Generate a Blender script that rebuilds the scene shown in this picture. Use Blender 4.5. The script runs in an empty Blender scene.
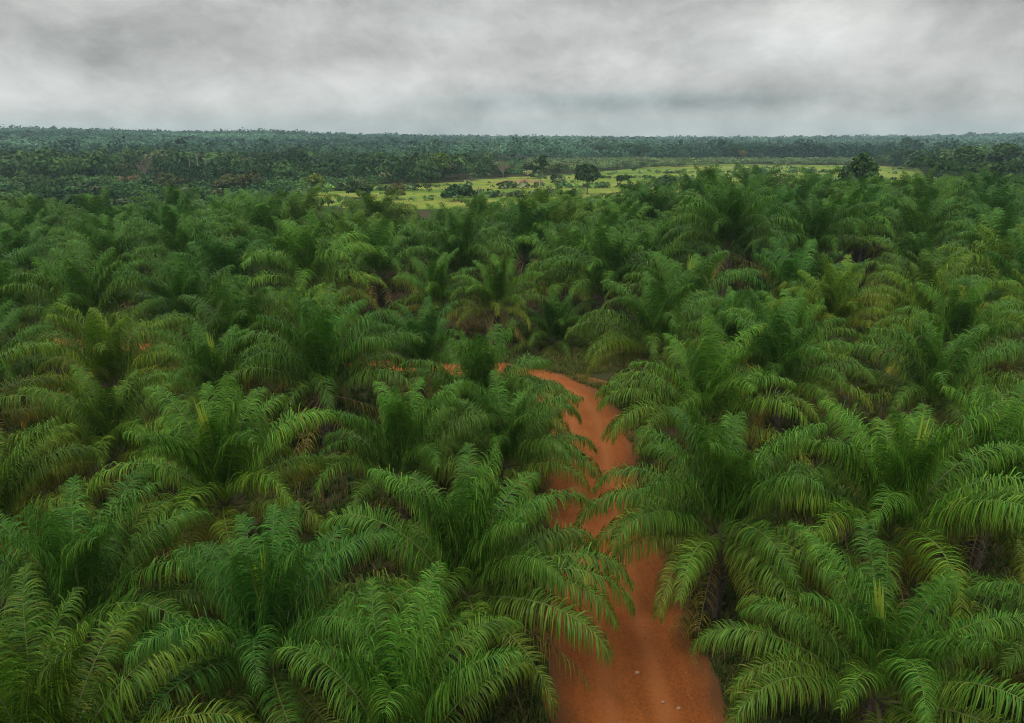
import bpy, math, numpy as np
from mathutils import Vector, Matrix
rng = np.random.default_rng(7)
R = math.radians
S = bpy.context.scene
COL = S.collection

# ---------------------------------------------------------------- helpers
def mesh_np(name, V, F, mats=(), tint=None, mat_idx=None, smooth=False):
    """V (n,3); F (m,k) one array, or list of arrays with different k."""
    me = bpy.data.meshes.new(name)
    V = np.ascontiguousarray(V, np.float32)
    Fs = F if isinstance(F, list) else [F]
    Fs = [np.asarray(f, np.int32) for f in Fs if len(f)]
    me.vertices.add(len(V)); me.vertices.foreach_set('co', V.ravel())
    loops = np.concatenate([f.ravel() for f in Fs])
    counts = np.concatenate([np.full(len(f), f.shape[1], np.int32) for f in Fs])
    starts = np.concatenate([[0], np.cumsum(counts)[:-1]]).astype(np.int32)
    me.loops.add(len(loops)); me.loops.foreach_set('vertex_index', loops)
    me.polygons.add(len(counts)); me.polygons.foreach_set('loop_start', starts)
    for m in mats: me.materials.append(m)
    if mat_idx is not None: me.polygons.foreach_set('material_index', np.asarray(mat_idx, np.int32))
    if smooth: me.polygons.foreach_set('use_smooth', np.ones(len(counts), bool))
    me.update(calc_edges=True)
    if tint is not None:
        a = me.color_attributes.new('tint', 'FLOAT_COLOR', 'POINT')
        a.data.foreach_set('color', np.ascontiguousarray(tint, np.float32).ravel())
    return me

def link(name, me, parent=None, loc=(0, 0, 0), rot=(0, 0, 0), scale=1.0, color=None):
    o = bpy.data.objects.new(name, me); COL.objects.link(o)
    if parent is not None: o.parent = parent
    o.location = loc; o.rotation_euler = rot
    o.scale = (scale,) * 3 if np.isscalar(scale) else scale
    if color is not None: o.color = (*color, 1)
    return o

def tag(o, label=None, cat=None, group=None, kind=None):
    if label: o['label'] = label
    if cat: o['category'] = cat
    if group: o['group'] = group
    if kind: o['kind'] = kind
    return o

def norm(a):
    return a / np.maximum(np.linalg.norm(a, axis=-1, keepdims=True), 1e-9)

class Acc:
    """collects vertices, quads and triangles into one mesh"""
    def __init__(s): s.V = []; s.Q = []; s.T = []; s.C = []; s.n = 0
    def add(s, V, Q=None, T=None, C=None):
        V = np.asarray(V, float).reshape(-1, 3)
        if Q is not None and len(Q): s.Q.append(np.asarray(Q) + s.n)
        if T is not None and len(T): s.T.append(np.asarray(T) + s.n)
        s.C.append(np.tile([1, 0, .5, 1], (len(V), 1)) if C is None else C)
        s.V.append(V); s.n += len(V)
    def mesh(s, name, mats, smooth=False):
        F = ([np.concatenate(s.Q)] if s.Q else []) + ([np.concatenate(s.T)] if s.T else [])
        return mesh_np(name, np.concatenate(s.V), F, mats, np.concatenate(s.C), smooth=smooth)

def tube(acc, P, rad, sides=6, C=None):
    """tapered tube along points P"""
    P = np.asarray(P, float); n = len(P); rad = np.asarray(rad, float)
    T = norm(np.gradient(P, axis=0))
    ref = np.array([1.0, 0, 0]) if abs(T[0][0]) < .8 else np.array([0, 1.0, 0])
    A = norm(np.cross(T, ref)); B = np.cross(T, A)
    ang = np.linspace(0, 2 * math.pi, sides, endpoint=False)
    V = P[:, None] + rad[:, None, None] * (np.cos(ang)[None, :, None] * A[:, None] + np.sin(ang)[None, :, None] * B[:, None])
    i = np.arange(n - 1)[:, None] * sides; j = np.arange(sides)[None, :]; k = (j + 1) % sides
    Q = np.stack([i + j, i + k, i + sides + k, i + sides + j], -1).reshape(-1, 4)
    acc.add(V, Q, C=None if C is None else np.tile(C, (n * sides, 1)))

# ---------------------------------------------------------------- materials
def new_mat(name):
    m = bpy.data.materials.new(name); m.use_nodes = True
    nt = m.node_tree; nt.nodes.clear()
    return m, nt, nt.nodes.new('ShaderNodeOutputMaterial')

def N(nt, t, **kw):
    n = nt.nodes.new(t)
    for k, v in kw.items():
        if k.startswith('i_'): n.inputs[k[2:].replace('_', ' ')].default_value = v
        else: setattr(n, k, v)
    return n

def mixc(nt, fac, a, b, mode='MIX'):
    n = nt.nodes.new('ShaderNodeMix'); n.data_type = 'RGBA'; n.blend_type = mode
    for s, v in ((n.inputs[0], fac), (n.inputs[6], a), (n.inputs[7], b)):
        if isinstance(v, (int, float)): s.default_value = v
        elif isinstance(v, tuple): s.default_value = (*v, 1)
        else: nt.links.new(v, s)
    return n.outputs[2]

def math_n(nt, op, a, b=0.0, c=None, clamp=False):
    n = nt.nodes.new('ShaderNodeMath'); n.operation = op; n.use_clamp = clamp
    for s, v in zip(n.inputs, (a, b, c)):
        if v is None: continue
        if isinstance(v, (int, float)): s.default_value = v
        else: nt.links.new(v, s)
    return n.outputs[0]

def ramp(nt, src, stops):
    n = nt.nodes.new('ShaderNodeValToRGB'); e = n.color_ramp.elements
    while len(e) < len(stops): e.new(.5)
    for el, (p, c) in zip(e, stops):
        el.position = p; el.color = (*c, 1) if len(c) == 3 else c
    nt.links.new(src, n.inputs[0]); return n.outputs[0]

def leaf_mat(name, dark, light, aged, transl=.22, rough=.42, spec=.35, objcol=True, mottle=0.0):
    """green foliage: tint.R brightness of the leaf, tint.G age (yellow to brown), tint.B hue between two greens"""
    m, nt, out = new_mat(name)
    at = N(nt, 'ShaderNodeAttribute', attribute_name='tint')
    sp = N(nt, 'ShaderNodeSeparateColor'); nt.links.new(at.outputs['Color'], sp.inputs[0])
    c = mixc(nt, sp.outputs[2], dark, light)
    c = mixc(nt, sp.outputs[1], c, aged)
    v = N(nt, 'ShaderNodeCombineXYZ')
    for i in range(3): nt.links.new(sp.outputs[0], v.inputs[i])
    c = mixc(nt, 1.0, c, v.outputs[0], 'MULTIPLY')
    if objcol:
        oi = N(nt, 'ShaderNodeObjectInfo')
        c = mixc(nt, 1.0, c, oi.outputs['Color'], 'MULTIPLY')
    if mottle:
        tc = N(nt, 'ShaderNodeTexCoord')
        no = N(nt, 'ShaderNodeTexNoise', i_Scale=mottle, i_Detail=3.0)
        nt.links.new(tc.outputs['Object'], no.inputs['Vector'])
        c = mixc(nt, 1.0, c, ramp(nt, no.outputs[0], [(.3, (.7, .72, .7)), (.7, (1.25, 1.22, 1.15))]), 'MULTIPLY')
    b = N(nt, 'ShaderNodeBsdfPrincipled', i_Roughness=rough)
    b.inputs['Specular IOR Level'].default_value = spec
    nt.links.new(c, b.inputs['Base Color'])
    t = N(nt, 'ShaderNodeBsdfTranslucent')
    tcol = mixc(nt, 1.0, c, (1.5, 1.6, .7), 'MULTIPLY'); nt.links.new(tcol, t.inputs['Color'])
    mx = N(nt, 'ShaderNodeMixShader'); mx.inputs[0].default_value = transl
    nt.links.new(b.outputs[0], mx.inputs[1]); nt.links.new(t.outputs[0], mx.inputs[2])
    nt.links.new(mx.outputs[0], out.inputs[0])
    return m

M_LEAF = leaf_mat('palm_leaflets', (.014, .068, .007), (.066, .182, .013), (.23, .19, .03), transl=.12, rough=.48, spec=.13)
M_RIB = leaf_mat('palm_midrib', (.10, .14, .035), (.15, .17, .045), (.20, .14, .06), transl=0, rough=.5)
M_SPEAR = leaf_mat('palm_spear', (.17, .25, .03), (.26, .34, .04), (.2, .2, .05), transl=.3)
M_TREE = leaf_mat('tree_leaves', (.018, .050, .016), (.050, .098, .018), (.17, .13, .075), transl=.15, rough=.7, spec=.08)
M_WOOD = leaf_mat('forest_leaves', (.018, .052, .020), (.050, .095, .022), (.13, .105, .06), transl=.1, rough=.8, spec=.05)
M_HILL_HAZED = leaf_mat('hazed_hill_leaves', (.028, .076, .046), (.062, .126, .070), (.12, .11, .07), transl=.1, rough=.8, spec=.05)  # paler blue green paints distance haze into the leaf colour
M_GRASS = leaf_mat('grass_blades', (.022, .050, .008), (.060, .095, .016), (.17, .11, .05), transl=.2, rough=.7, spec=.05)
M_VERGE = leaf_mat('verge_grass', (.040, .078, .012), (.095, .125, .024), (.23, .15, .06), transl=.2, rough=.7, spec=.05)

def bark_mat(name, a, b, scale):
    m, nt, out = new_mat(name)
    tc = N(nt, 'ShaderNodeTexCoord'); mp = N(nt, 'ShaderNodeMapping'); mp.inputs['Scale'].default_value = (scale, scale, scale * .35)
    nt.links.new(tc.outputs['Object'], mp.inputs[0])
    no = N(nt, 'ShaderNodeTexNoise', i_Scale=1.0, i_Detail=6.0, i_Roughness=.65); nt.links.new(mp.outputs[0], no.inputs[0])
    c = ramp(nt, no.outputs[0], [(.32, a), (.68, b)])
    p = N(nt, 'ShaderNodeBsdfPrincipled', i_Roughness=.9); nt.links.new(c, p.inputs['Base Color'])
    bp = N(nt, 'ShaderNodeBump', i_Strength=.6, i_Distance=.05); nt.links.new(no.outputs[0], bp.inputs['Height']); nt.links.new(bp.outputs[0], p.inputs['Normal'])
    nt.links.new(p.outputs[0], out.inputs[0]); return m
M_PTRUNK = bark_mat('palm_bark', (.035, .026, .018), (.12, .092, .062), 5)
M_BARK = bark_mat('tree_bark', (.07, .055, .045), (.19, .165, .14), 2)
M_PALE = bark_mat('pale_bark', (.15, .13, .11), (.28, .25, .21), 2)

def ground_mat():
    m, nt, out = new_mat('ground_soil_and_weeds')
    tc = N(nt, 'ShaderNodeTexCoord')
    n1 = N(nt, 'ShaderNodeTexNoise', i_Scale=.09, i_Detail=8.0, i_Roughness=.6)
    n2 = N(nt, 'ShaderNodeTexNoise', i_Scale=1.7, i_Detail=8.0, i_Roughness=.7)
    n3 = N(nt, 'ShaderNodeTexNoise', i_Scale=14.0, i_Detail=6.0, i_Roughness=.7)
    for n in (n1, n2, n3): nt.links.new(tc.outputs['Object'], n.inputs[0])
    green = mixc(nt, n2.outputs[0], (.016, .034, .007), (.045, .062, .016))
    soil = mixc(nt, n3.outputs[0], (.030, .020, .013), (.085, .052, .030))
    k = math_n(nt, 'ADD', math_n(nt, 'MULTIPLY', n1.outputs[0], .6), math_n(nt, 'MULTIPLY', n2.outputs[0], .5))
    f = ramp(nt, k, [(.50, (0, 0, 0)), (.62, (1, 1, 1))])
    c = mixc(nt, f, green, soil)
    p = N(nt, 'ShaderNodeBsdfPrincipled', i_Roughness=.95); nt.links.new(c, p.inputs['Base Color']); p.inputs['Specular IOR Level'].default_value = .05
    bp = N(nt, 'ShaderNodeBump', i_Strength=.8, i_Distance=.15); nt.links.new(n2.outputs[0], bp.inputs['Height']); nt.links.new(bp.outputs[0], p.inputs['Normal'])
    nt.links.new(p.outputs[0], out.inputs[0]); return m

def field_mat():
    m, nt, out = new_mat('field_grass')
    tc = N(nt, 'ShaderNodeTexCoord')
    mp = N(nt, 'ShaderNodeMapping'); mp.inputs['Scale'].default_value = (.012, .03, 1); mp.inputs['Rotation'].default_value = (0, 0, .25)
    nt.links.new(tc.outputs['Object'], mp.inputs[0])
    n1 = N(nt, 'ShaderNodeTexNoise', i_Scale=1.0, i_Detail=7.0, i_Roughness=.62); nt.links.new(mp.outputs[0], n1.inputs[0])
    n2 = N(nt, 'ShaderNodeTexNoise', i_Scale=.25, i_Detail=6.0, i_Roughness=.7); nt.links.new(tc.outputs['Object'], n2.inputs[0])
    c = ramp(nt, n1.outputs[0], [(.32, (.050, .105, .016)), (.42, (.105, .175, .022)), (.53, (.175, .22, .034)), (.64, (.23, .22, .058))])
    c = mixc(nt, 1.0, c, ramp(nt, n2.outputs[0], [(.35, (.6, .66, .6)), (.65, (1.2, 1.15, 1.1))]), 'MULTIPLY')
    p = N(nt, 'ShaderNodeBsdfPrincipled', i_Roughness=.95); nt.links.new(c, p.inputs['Base Color']); p.inputs['Specular IOR Level'].default_value = .05
    nt.links.new(p.outputs[0], out.inputs[0]); return m

def laterite(name, a, b, c2, ruts=True):
    m, nt, out = new_mat(name)
    tc = N(nt, 'ShaderNodeTexCoord')
    at = N(nt, 'ShaderNodeAttribute', attribute_name='tint'); sp = N(nt, 'ShaderNodeSeparateColor'); nt.links.new(at.outputs['Color'], sp.inputs[0])
    mp = N(nt, 'ShaderNodeMapping'); mp.inputs['Scale'].default_value = (1.1, .16, 1); nt.links.new(tc.outputs['Object'], mp.inputs[0])
    n1 = N(nt, 'ShaderNodeTexNoise', i_Scale=1.0, i_Detail=6.0, i_Roughness=.6); nt.links.new(mp.outputs[0], n1.inputs[0])
    n2 = N(nt, 'ShaderNodeTexNoise', i_Scale=9.0, i_Detail=8.0, i_Roughness=.75); nt.links.new(tc.outputs['Object'], n2.inputs[0])
    n3 = N(nt, 'ShaderNodeTexNoise', i_Scale=.35, i_Detail=4.0); nt.links.new(tc.outputs['Object'], n3.inputs[0])
    vo = N(nt, 'ShaderNodeTexVoronoi', i_Scale=5.5); nt.links.new(tc.outputs['Object'], vo.inputs['Vector'])
    col = mixc(nt, ramp(nt, n1.outputs[0], [(.35, (0, 0, 0)), (.65, (1, 1, 1))]), a, b)
    col = mixc(nt, ramp(nt, n3.outputs[0], [(.4, (0, 0, 0)), (.7, (.55, .55, .55))]), col, c2)
    col = mixc(nt, 1.0, col, ramp(nt, n2.outputs[0], [(.3, (.6, .58, .55)), (.7, (1.35, 1.35, 1.35))]), 'MULTIPLY')
    # pale grit lying on the earth
    col = mixc(nt, ramp(nt, vo.outputs['Distance'], [(.03, (.75, .75, .75)), (.07, (0, 0, 0))]), col, (.36, .19, .10))
    if ruts:   # compacted wheel tracks (tint.G) are paler, the strip of loose damp earth at the sides (tint.B) browner
        col = mixc(nt, math_n(nt, 'MULTIPLY', sp.outputs[1], .6), col, (.28, .098, .028))
        col = mixc(nt, sp.outputs[2], col, (.10, .052, .020))
    p = N(nt, 'ShaderNodeBsdfPrincipled', i_Roughness=.92); nt.links.new(col, p.inputs['Base Color'])
    p.inputs['Specular IOR Level'].default_value = .2
    bp = N(nt, 'ShaderNodeBump', i_Strength=.7, i_Distance=.04); nt.links.new(n2.outputs[0], bp.inputs['Height']); nt.links.new(bp.outputs[0], p.inputs['Normal'])
    nt.links.new(p.outputs[0], out.inputs[0]); return m
M_ROAD = laterite('red_laterite', (.20, .058, .010), (.265, .083, .016), (.165, .045, .008))
M_ROADSIDE = laterite('roadside_earth', (.18, .062, .017), (.24, .085, .023), (.11, .065, .02), ruts=False)
M_EARTH = laterite('bare_red_earth', (.20, .10, .055), (.27, .15, .09), (.17, .11, .05), ruts=False)
M_STONE = bark_mat('pale_stone', (.30, .16, .09), (.42, .27, .17), 20)

# ---------------------------------------------------------------- terrain
def sstep(a, b, x):
    t = np.clip((x - a) / (b - a), 0, 1); return t * t * (3 - 2 * t)
def terrain(x, y):
    x = np.asarray(x, float); y = np.asarray(y, float)
    yy = np.maximum(y, 1.0); az = x / yy
    A = np.interp(az, [-.8, -.73, -.33, -.16, 0, .2], [28, 27, 18, 10, 3, 0])
    B = np.interp(az, [-.3, 0, .35, .55, .75], [9, 9, 7, 12, 22])
    z = A * sstep(520, 1430, y) + np.maximum(B - A * .6, 0) * sstep(1500, 2350, y)
    z = z + sstep(450, 900, y) * (1.6 * np.sin(x / 130 + 1.3) * np.cos(y / 170) + 1.2 * np.sin(x / 61 + y / 93))
    return z * (y > 0)

def axis(vals):
    out = []
    for a, b, s in vals: out.append(np.arange(a, b, s))
    return np.concatenate(out)
gx = axis([(-3000, -1200, 200), (-1200, -300, 50), (-300, 300, 20), (300, 1200, 50), (1200, 3001, 200)])
gy = axis([(-600, 0, 100), (0, 300, 20), (300, 2800, 40), (2800, 3001, 100)])
X, Y = np.meshgrid(gx, gy)
V = np.stack([X, Y, terrain(X, Y)], -1).reshape(-1, 3)
nx, ny = len(gx), len(gy)
i = (np.arange(ny - 1)[:, None] * nx + np.arange(nx - 1)[None, :]).ravel()
g = link('ground', mesh_np('ground', V, np.stack([i, i + 1, i + nx + 1, i + nx], 1), [ground_mat()], smooth=True))
tag(g, 'weedy dark soil running out to the wooded hills', kind='structure')

# red earth road: straight away from the viewer, then a bend to the left between the palms
def road_pts():
    P = [(4.6 + .8 * float(sstep(28, 48, y)), y) for y in np.arange(-8, 49.1, 1.0)]
    cx, cy, r = 5.4 - 11.0, 49.0, 11.0
    for a in np.linspace(0, R(78), 26)[1:]: P.append((cx + r * math.cos(a), cy + r * math.sin(a)))
    d = np.array([-math.sin(R(78)), math.cos(R(78))]); p = np.array(P[-1])
    for k in range(1, 60): P.append(tuple(p + d * k * 1.5))
    return np.array(P)
RP = road_pts()
def dist_road(x, y):
    if x < -6: return 1.45 * np.sqrt(((RP - np.array([x, y])) ** 2).sum(1)).min()
    return np.sqrt(((RP - np.array([x, y])) ** 2).sum(1)).min()
def strip(P, half, nu, seed, wob):
    r = np.random.default_rng(seed); n = len(P)
    T = norm(np.gradient(P, axis=0)); Nn = np.stack([T[:, 1], -T[:, 0]], 1)
    s = np.cumsum(np.r_[0, np.linalg.norm(np.diff(P, axis=0), axis=1)])
    e1 = wob * (np.sin(s * .55 + 1) * .5 + np.sin(s * 1.7 + 2) * .3 + r.normal(0, .25, n))
    e2 = wob * (np.sin(s * .43 + 4) * .5 + np.sin(s * 1.9) * .3 + r.normal(0, .25, n))
    u = np.linspace(-1, 1, nu)
    half = (half - .3 * sstep(27, 37, P[:, 1]) - 1.3 * sstep(4, 8, -P[:, 0]))[:, None]; e1 = e1[:, None]; e2 = e2[:, None]
    off = np.where(u[None] < 0, u[None] * (half + e1), u[None] * (half + e2))
    XY = P[:, None] + off[..., None] * Nn[:, None]
    rut = np.exp(-((np.abs(off) - .95) / .34) ** 2)
    edge = sstep(.62, 1.0, np.abs(u))[None] * np.ones((n, 1))
    z = .06 - .045 * rut - .045 * edge ** 2 + .008 * r.normal(0, 1, off.shape)
    z = np.maximum(z, .006)
    C = np.stack([np.ones_like(off), rut, np.clip(edge * .75 + .15 * r.normal(0, 1, off.shape) * edge, 0, 1), np.ones_like(off)], -1)
    i = (np.arange(n - 1)[:, None] * nu + np.arange(nu - 1)[None]).ravel()
    return np.concatenate([XY, z[..., None]], -1).reshape(-1, 3), np.stack([i, i + 1, i + nu + 1, i + nu], 1), C.reshape(-1, 4)
V, F, C = strip(RP, 3.45, 33, 3, .45)
tag(link('dirt_road', mesh_np('dirt_road', V, F, [M_ROAD], C, smooth=True)), 'red laterite dirt road with faint wheel tracks between the palms', kind='structure')

def sheet(name, outline, z, mat, label, jag=0.0):
    """irregular flat patch following an outline"""
    P = np.array(outline, float); out = []
    for a, b in zip(P, np.roll(P, -1, 0)):
        n = max(2, int(np.linalg.norm(b - a) / 8))
        for t in np.arange(n) / n: out.append(a + (b - a) * t)
    out = np.array(out) + rng.normal(0, jag, (len(out), 2))
    V = np.c_[out, np.full(len(out), z)]
    me = bpy.data.meshes.new(name); me.from_pydata([tuple(v) for v in V], [], [list(range(len(V)))]); me.materials.append(mat); me.update()
    return tag(link(name, me), label, kind='structure')
M_FIELD = field_mat()
sheet('grass_field', [(-88, 245), (-50, 215), (40, 205), (150, 215), (235, 330), (300, 470), (270, 560), (170, 600), (95, 520), (50, 440), (0, 390), (-25, 345), (-72, 318), (-92, 285)], .03, M_FIELD,
      'open yellow green grass field beyond the plantation', 2.0)
sheet('bare_earth', [(-3.5, 53), (0, 51), (6, 49), (9, 53), (8.4, 57), (2, 62), (-3.5, 62.5)], .004, M_ROADSIDE, 'bare red earth shoulder around the road bend', .3)
sheet('bare_earth', [(-9, 341), (2, 337), (13, 340), (16, 347), (6, 351), (-6, 348)], .05, M_EARTH, 'patch of bare reddish earth in the field', .8)
sheet('bare_earth', [(-3, 268), (6, 264), (9, 271), (1, 275)], .05, M_EARTH, 'small tan bare patch in the field behind the palms', .6)
sheet('bare_earth', [(74, 300), (92, 292), (100, 302), (84, 312)], .05, M_EARTH, 'tan bare patch on the right part of the field', .8)

# ---------------------------------------------------------------- palm fronds
DOWN = np.array([0, 0, -1.0])
def frond(e0, bend, L, seed, per_side=200, segs=6, lmax=1.15, age=0.0, dry=False, wid=.036, droop=0.0):
    """one pinnate leaf growing along +Y from the origin: (leaflet V,Q,C), (midrib V,Q)"""
    r = np.random.default_rng(seed)
    n = 30; s = np.linspace(0, 1, n)
    e = R(e0) - R(bend) * s ** r.uniform(1.9, 2.8)
    tw = r.normal(0, .22) * s ** 2
    T = np.stack([np.cos(e) * np.sin(tw), np.cos(e) * np.cos(tw), np.sin(e)], 1)
    P = np.concatenate([[[0, 0, 0]], np.cumsum((T[1:] + T[:-1]) / 2 * L / (n - 1), 0)])
    side0 = np.stack([np.cos(tw), -np.sin(tw), 0 * tw], 1)
    roll = r.normal(0, .25) * s + r.normal(0, .1)
    up0 = np.cross(side0, T)
    side = side0 * np.cos(roll)[:, None] + up0 * np.sin(roll)[:, None]
    up = np.cross(side, T)
    # leaflets
    m = per_side
    ls, lv = [], []
    sl = np.linspace(.13, .995, m)
    sl = np.concatenate([sl, sl + .5 * (sl[1] - sl[0])]).clip(0, .999) + r.normal(0, .002, 2 * m)
    sl = sl.clip(.1, .999)
    sg = np.repeat([1.0, -1.0], m)
    keep = r.random(2 * m) > (.45 if dry else .05)
    for _ in range(r.integers(0, 3)):                     # gaps torn by wind
        c = r.uniform(.3, .9); keep &= ~((np.abs(sl - c) < r.uniform(.008, .02)) & (sg == r.choice([-1, 1])))
    sl, sg = sl[keep], sg[keep]; k = len(sl)
    ip = lambda A: np.stack([np.interp(sl, s, A[:, j]) for j in range(3)], 1)
    p0, t0, s0, u0 = ip(P), norm(ip(T)), norm(ip(side)), norm(ip(up))
    u_ang = r.choice([.0, .22, .75], k, p=[.45, .37, .18]) + r.normal(0, .13, k)
    fwd = .24 + .8 * sl ** 4 + r.normal(0, .10, k) + .08 * np.sin(sl * 40 + seed)
    if dry: u_ang -= .4
    d = norm(s0 * (sg * np.cos(u_ang))[:, None] + u0 * np.sin(u_ang)[:, None] + t0 * fwd[:, None])
    prof = np.interp(sl, [.1, .2, .38, .6, .8, .93, 1], [.35, .68, .97, 1, .82, .6, .4])
    length = lmax * prof * r.uniform(.8, 1.12, k)
    w = wid * np.interp(sl, [.1, .3, .7, 1], [.65, 1, 1, .6]) * r.uniform(.8, 1.2, k)
    g = (r.uniform(.34, .68, k) + (.22 if dry else 0) + .15 * age + droop) * np.interp(sl, [0, .5, 1], [.75, 1, 1.15])
    pts = [p0]; dirs = [d]
    for j in range(segs):
        pts.append(pts[-1] + d * (length / segs)[:, None])
        d = norm(d + DOWN * (g * (.55 + .45 * j))[:, None] + r.normal(0, .022, (k, 3)))
        dirs.append(d)
    pts = np.stack(pts, 1); dirs = np.stack(dirs, 1)
    tt = t0[:, None] + .2 * r.normal(0, 1, (k, 1, 3))
    W = tt - (tt * dirs).sum(-1, keepdims=True) * dirs
    W = norm(W)
    wp = np.interp(np.linspace(0, 1, segs + 1), [0, .2, .5, .8, 1], [.55, 1, .95, .6, .06])
    ww = w[:, None] * wp[None]
    V = np.stack([pts - W * ww[..., None] / 2, pts + W * ww[..., None] / 2], 2)   # k, segs+1, 2, 3
    base = (np.arange(k) * (segs + 1) * 2)[:, None] + (np.arange(segs) * 2)[None]
    Q = np.stack([base, base + 1, base + 3, base + 2], -1).reshape(-1, 4)
    br = np.clip(r.normal(1, .16, k), .6, 1.5)
    a = np.clip(age * .55 + r.normal(0, .10, k) + .25 * age * (sl > .85), 0, .85)
    if dry: a = np.clip(r.normal(1, .1, k), .7, 1); br *= .8
    C = np.ones((k, segs + 1, 2, 4))
    C[..., 0] = br[:, None, None]
    C[..., 1] = np.clip(a[:, None, None] + (.25 * age + .10) * np.linspace(0, 1, segs + 1)[None, :, None] ** 3, 0, 1)
    C[..., 2] = np.clip(.5 + r.normal(0, .22, k), 0, 1)[:, None, None]
    # midrib
    acc = Acc()
    rr = np.interp(s, [0, .06, .15, .6, 1], [.085, .062, .045, .02, .005])
    cc = [.62 if dry else .85, 1.0 if dry else .25 * age, .5, 1]
    tube(acc, P - up * .012, rr, 5, cc)
    return (V.reshape(-1, 3), Q, C.reshape(-1, 4)), (acc.V[0], acc.Q[0], acc.C[0])

NCLS, NVAR, LF = 11, 5, 6.6
FR = {}                                                   # frond meshes: leaflets, midrib
def frond_params(t, r):
    e0 = 87 - 80 * t ** 1.25 + r.normal(0, 4)
    bend = 38 + 52 * t + r.normal(0, 12) + 50 * math.sin(math.pi * t) ** 1.5
    L = LF * np.interp(t, [0, .12, .4, 1], [.72, .95, 1, .88]) * r.uniform(.93, 1.06)
    return e0, bend, L, np.interp(t, [0, .5, .8, 1], [.0, .08, .3, .75])
for c in range(NCLS):
    for v in range(NVAR):
        r = np.random.default_rng(100 * c + v)
        e0, bend, L, age = frond_params(c / (NCLS - 1), r)
        A, B = frond(e0, bend, L, 1000 + 100 * c + v, age=age)
        FR[c, v] = (mesh_np('frond', A[0], A[1], [M_LEAF], A[2]), mesh_np('midrib', B[0], B[1], [M_RIB], B[2], smooth=True))
for v in range(3):
    A, B = frond(-22 - 14 * v, 45, 5.8, 77 + v, per_side=70, dry=True)
    FR['dry', v] = (mesh_np('dry_frond', A[0], A[1], [M_LEAF], A[2]), mesh_np('dry_midrib', B[0], B[1], [M_RIB], B[2], smooth=True))

def spear_mesh(seed):
    acc = Acc(); r = np.random.default_rng(seed)
    for k in range(16):
        a = k * 2.4; q = np.array([math.cos(a), math.sin(a), 0])
        h = np.linspace(0, 1, 7); H = r.uniform(2.4, 3.6)
        out = .03 + .16 * h ** 2 * r.uniform(.4, 1.3)
        P = np.stack([q[0] * out + .12 * h ** 2, q[1] * out, h * H], 1)
        w = np.interp(h, [0, .2, .7, 1], [.03, .06, .05, .004])
        W = np.array([-q[1], q[0], 0])
        V = np.stack([P - W * w[:, None], P + W * w[:, None]], 1)
        b = np.arange(6) * 2
        acc.add(V, np.stack([b, b + 1, b + 3, b + 2], 1), C=np.tile([r.uniform(.8, 1.15), .1, r.random(), 1], (14, 1)))
    tube(acc, [(0, 0, -.3), (.02, 0, 1.2), (.08, 0, 2.6)], [.09, .07, .01], 6)
    return acc.mesh('spear_leaf', [M_SPEAR])
SPEAR = [spear_mesh(k) for k in range(2)]

def palm_trunk_mesh(seed):
    """unit-height trunk (1 m, scaled in z) clad in old leaf bases"""
    acc = Acc(); r = np.random.default_rng(seed)
    z = np.linspace(-.03, 1.06, 12)
    tube(acc, np.stack([.04 * np.sin(z * 3), .03 * np.cos(z * 4), z], 1), np.interp(z, [0, .1, .6, .95, 1.06], [.40, .32, .29, .33, .12]), 12)
    for k in range(90):
        a = k * 2.3999; h = .04 + .98 * k / 90
        q = np.array([math.cos(a), math.sin(a), 0]); t = np.array([-q[1], q[0], 0])
        b = q * .27 + np.array([0, 0, h]); tip = q * r.uniform(.42, .56) + np.array([0, 0, h + r.uniform(.035, .07)])
        w = r.uniform(.07, .11)
        acc.add([b - t * w, b + t * w, tip + t * w * .5, tip - t * w * .5, b - t * w + [0, 0, .03], b + t * w + [0, 0, .03], tip + t * w * .4 + [0, 0, .008], tip - t * w * .4 + [0, 0, .008]],
                [[0, 1, 2, 3], [4, 7, 6, 5], [1, 5, 6, 2], [0, 3, 7, 4], [3, 2, 6, 7]])
    return acc.mesh('palm_trunk', [M_PTRUNK])
PTRUNK = [palm_trunk_mesh(k) for k in range(3)]

def crown_mesh(seed, per_side=150, segs=5, nf=26):
    """a whole head of fronds in one mesh for the palms further back"""
    r = np.random.default_rng(seed); Vs, Qs, Cs, mi, n = [], [], [], [], 0
    ph = r.uniform(0, 6)
    specs = [(k / (nf - 1), False) for k in range(nf)] + [(1, True)] * r.integers(2, 5)
    for k, (t, dry) in enumerate(specs):
        if dry: A, B = frond(-25 + r.normal(0, 8), 45, 5.6, seed * 97 + k, 40, segs, dry=True, wid=.08)
        else:
            e0, bend, L, age = frond_params(min(max(t * (1 - .32 * (seed % 2 == 0)) + r.normal(0, .04), 0), 1), r)
            A, B = frond(e0, bend, L, seed * 97 + k, per_side, segs, age=age, wid=.046)
        a = ph + k * 2.39996 + r.normal(0, .15); ca, sa = math.cos(a), math.sin(a)
        Rz = np.array([[ca, -sa, 0], [sa, ca, 0], [0, 0, 1]])
        o = np.array([0, .12 + .16 * t, .15 - .5 * t])
        fb = 1 + r.normal(0, .09)
        for (v, q, c), mat in ((A, 0), (B, 1)):
            c = c.copy(); c[:, 0] *= fb
            Vs.append((v + o) @ Rz.T); Qs.append(q + n); Cs.append(c); mi.append(np.full(len(q), mat)); n += len(v)
    return mesh_np('palm_crown', np.concatenate(Vs), np.concatenate(Qs), [M_LEAF, M_RIB], np.concatenate(Cs), np.concatenate(mi))
CROWN = [crown_mesh(k + 1) for k in range(8)]

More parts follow.
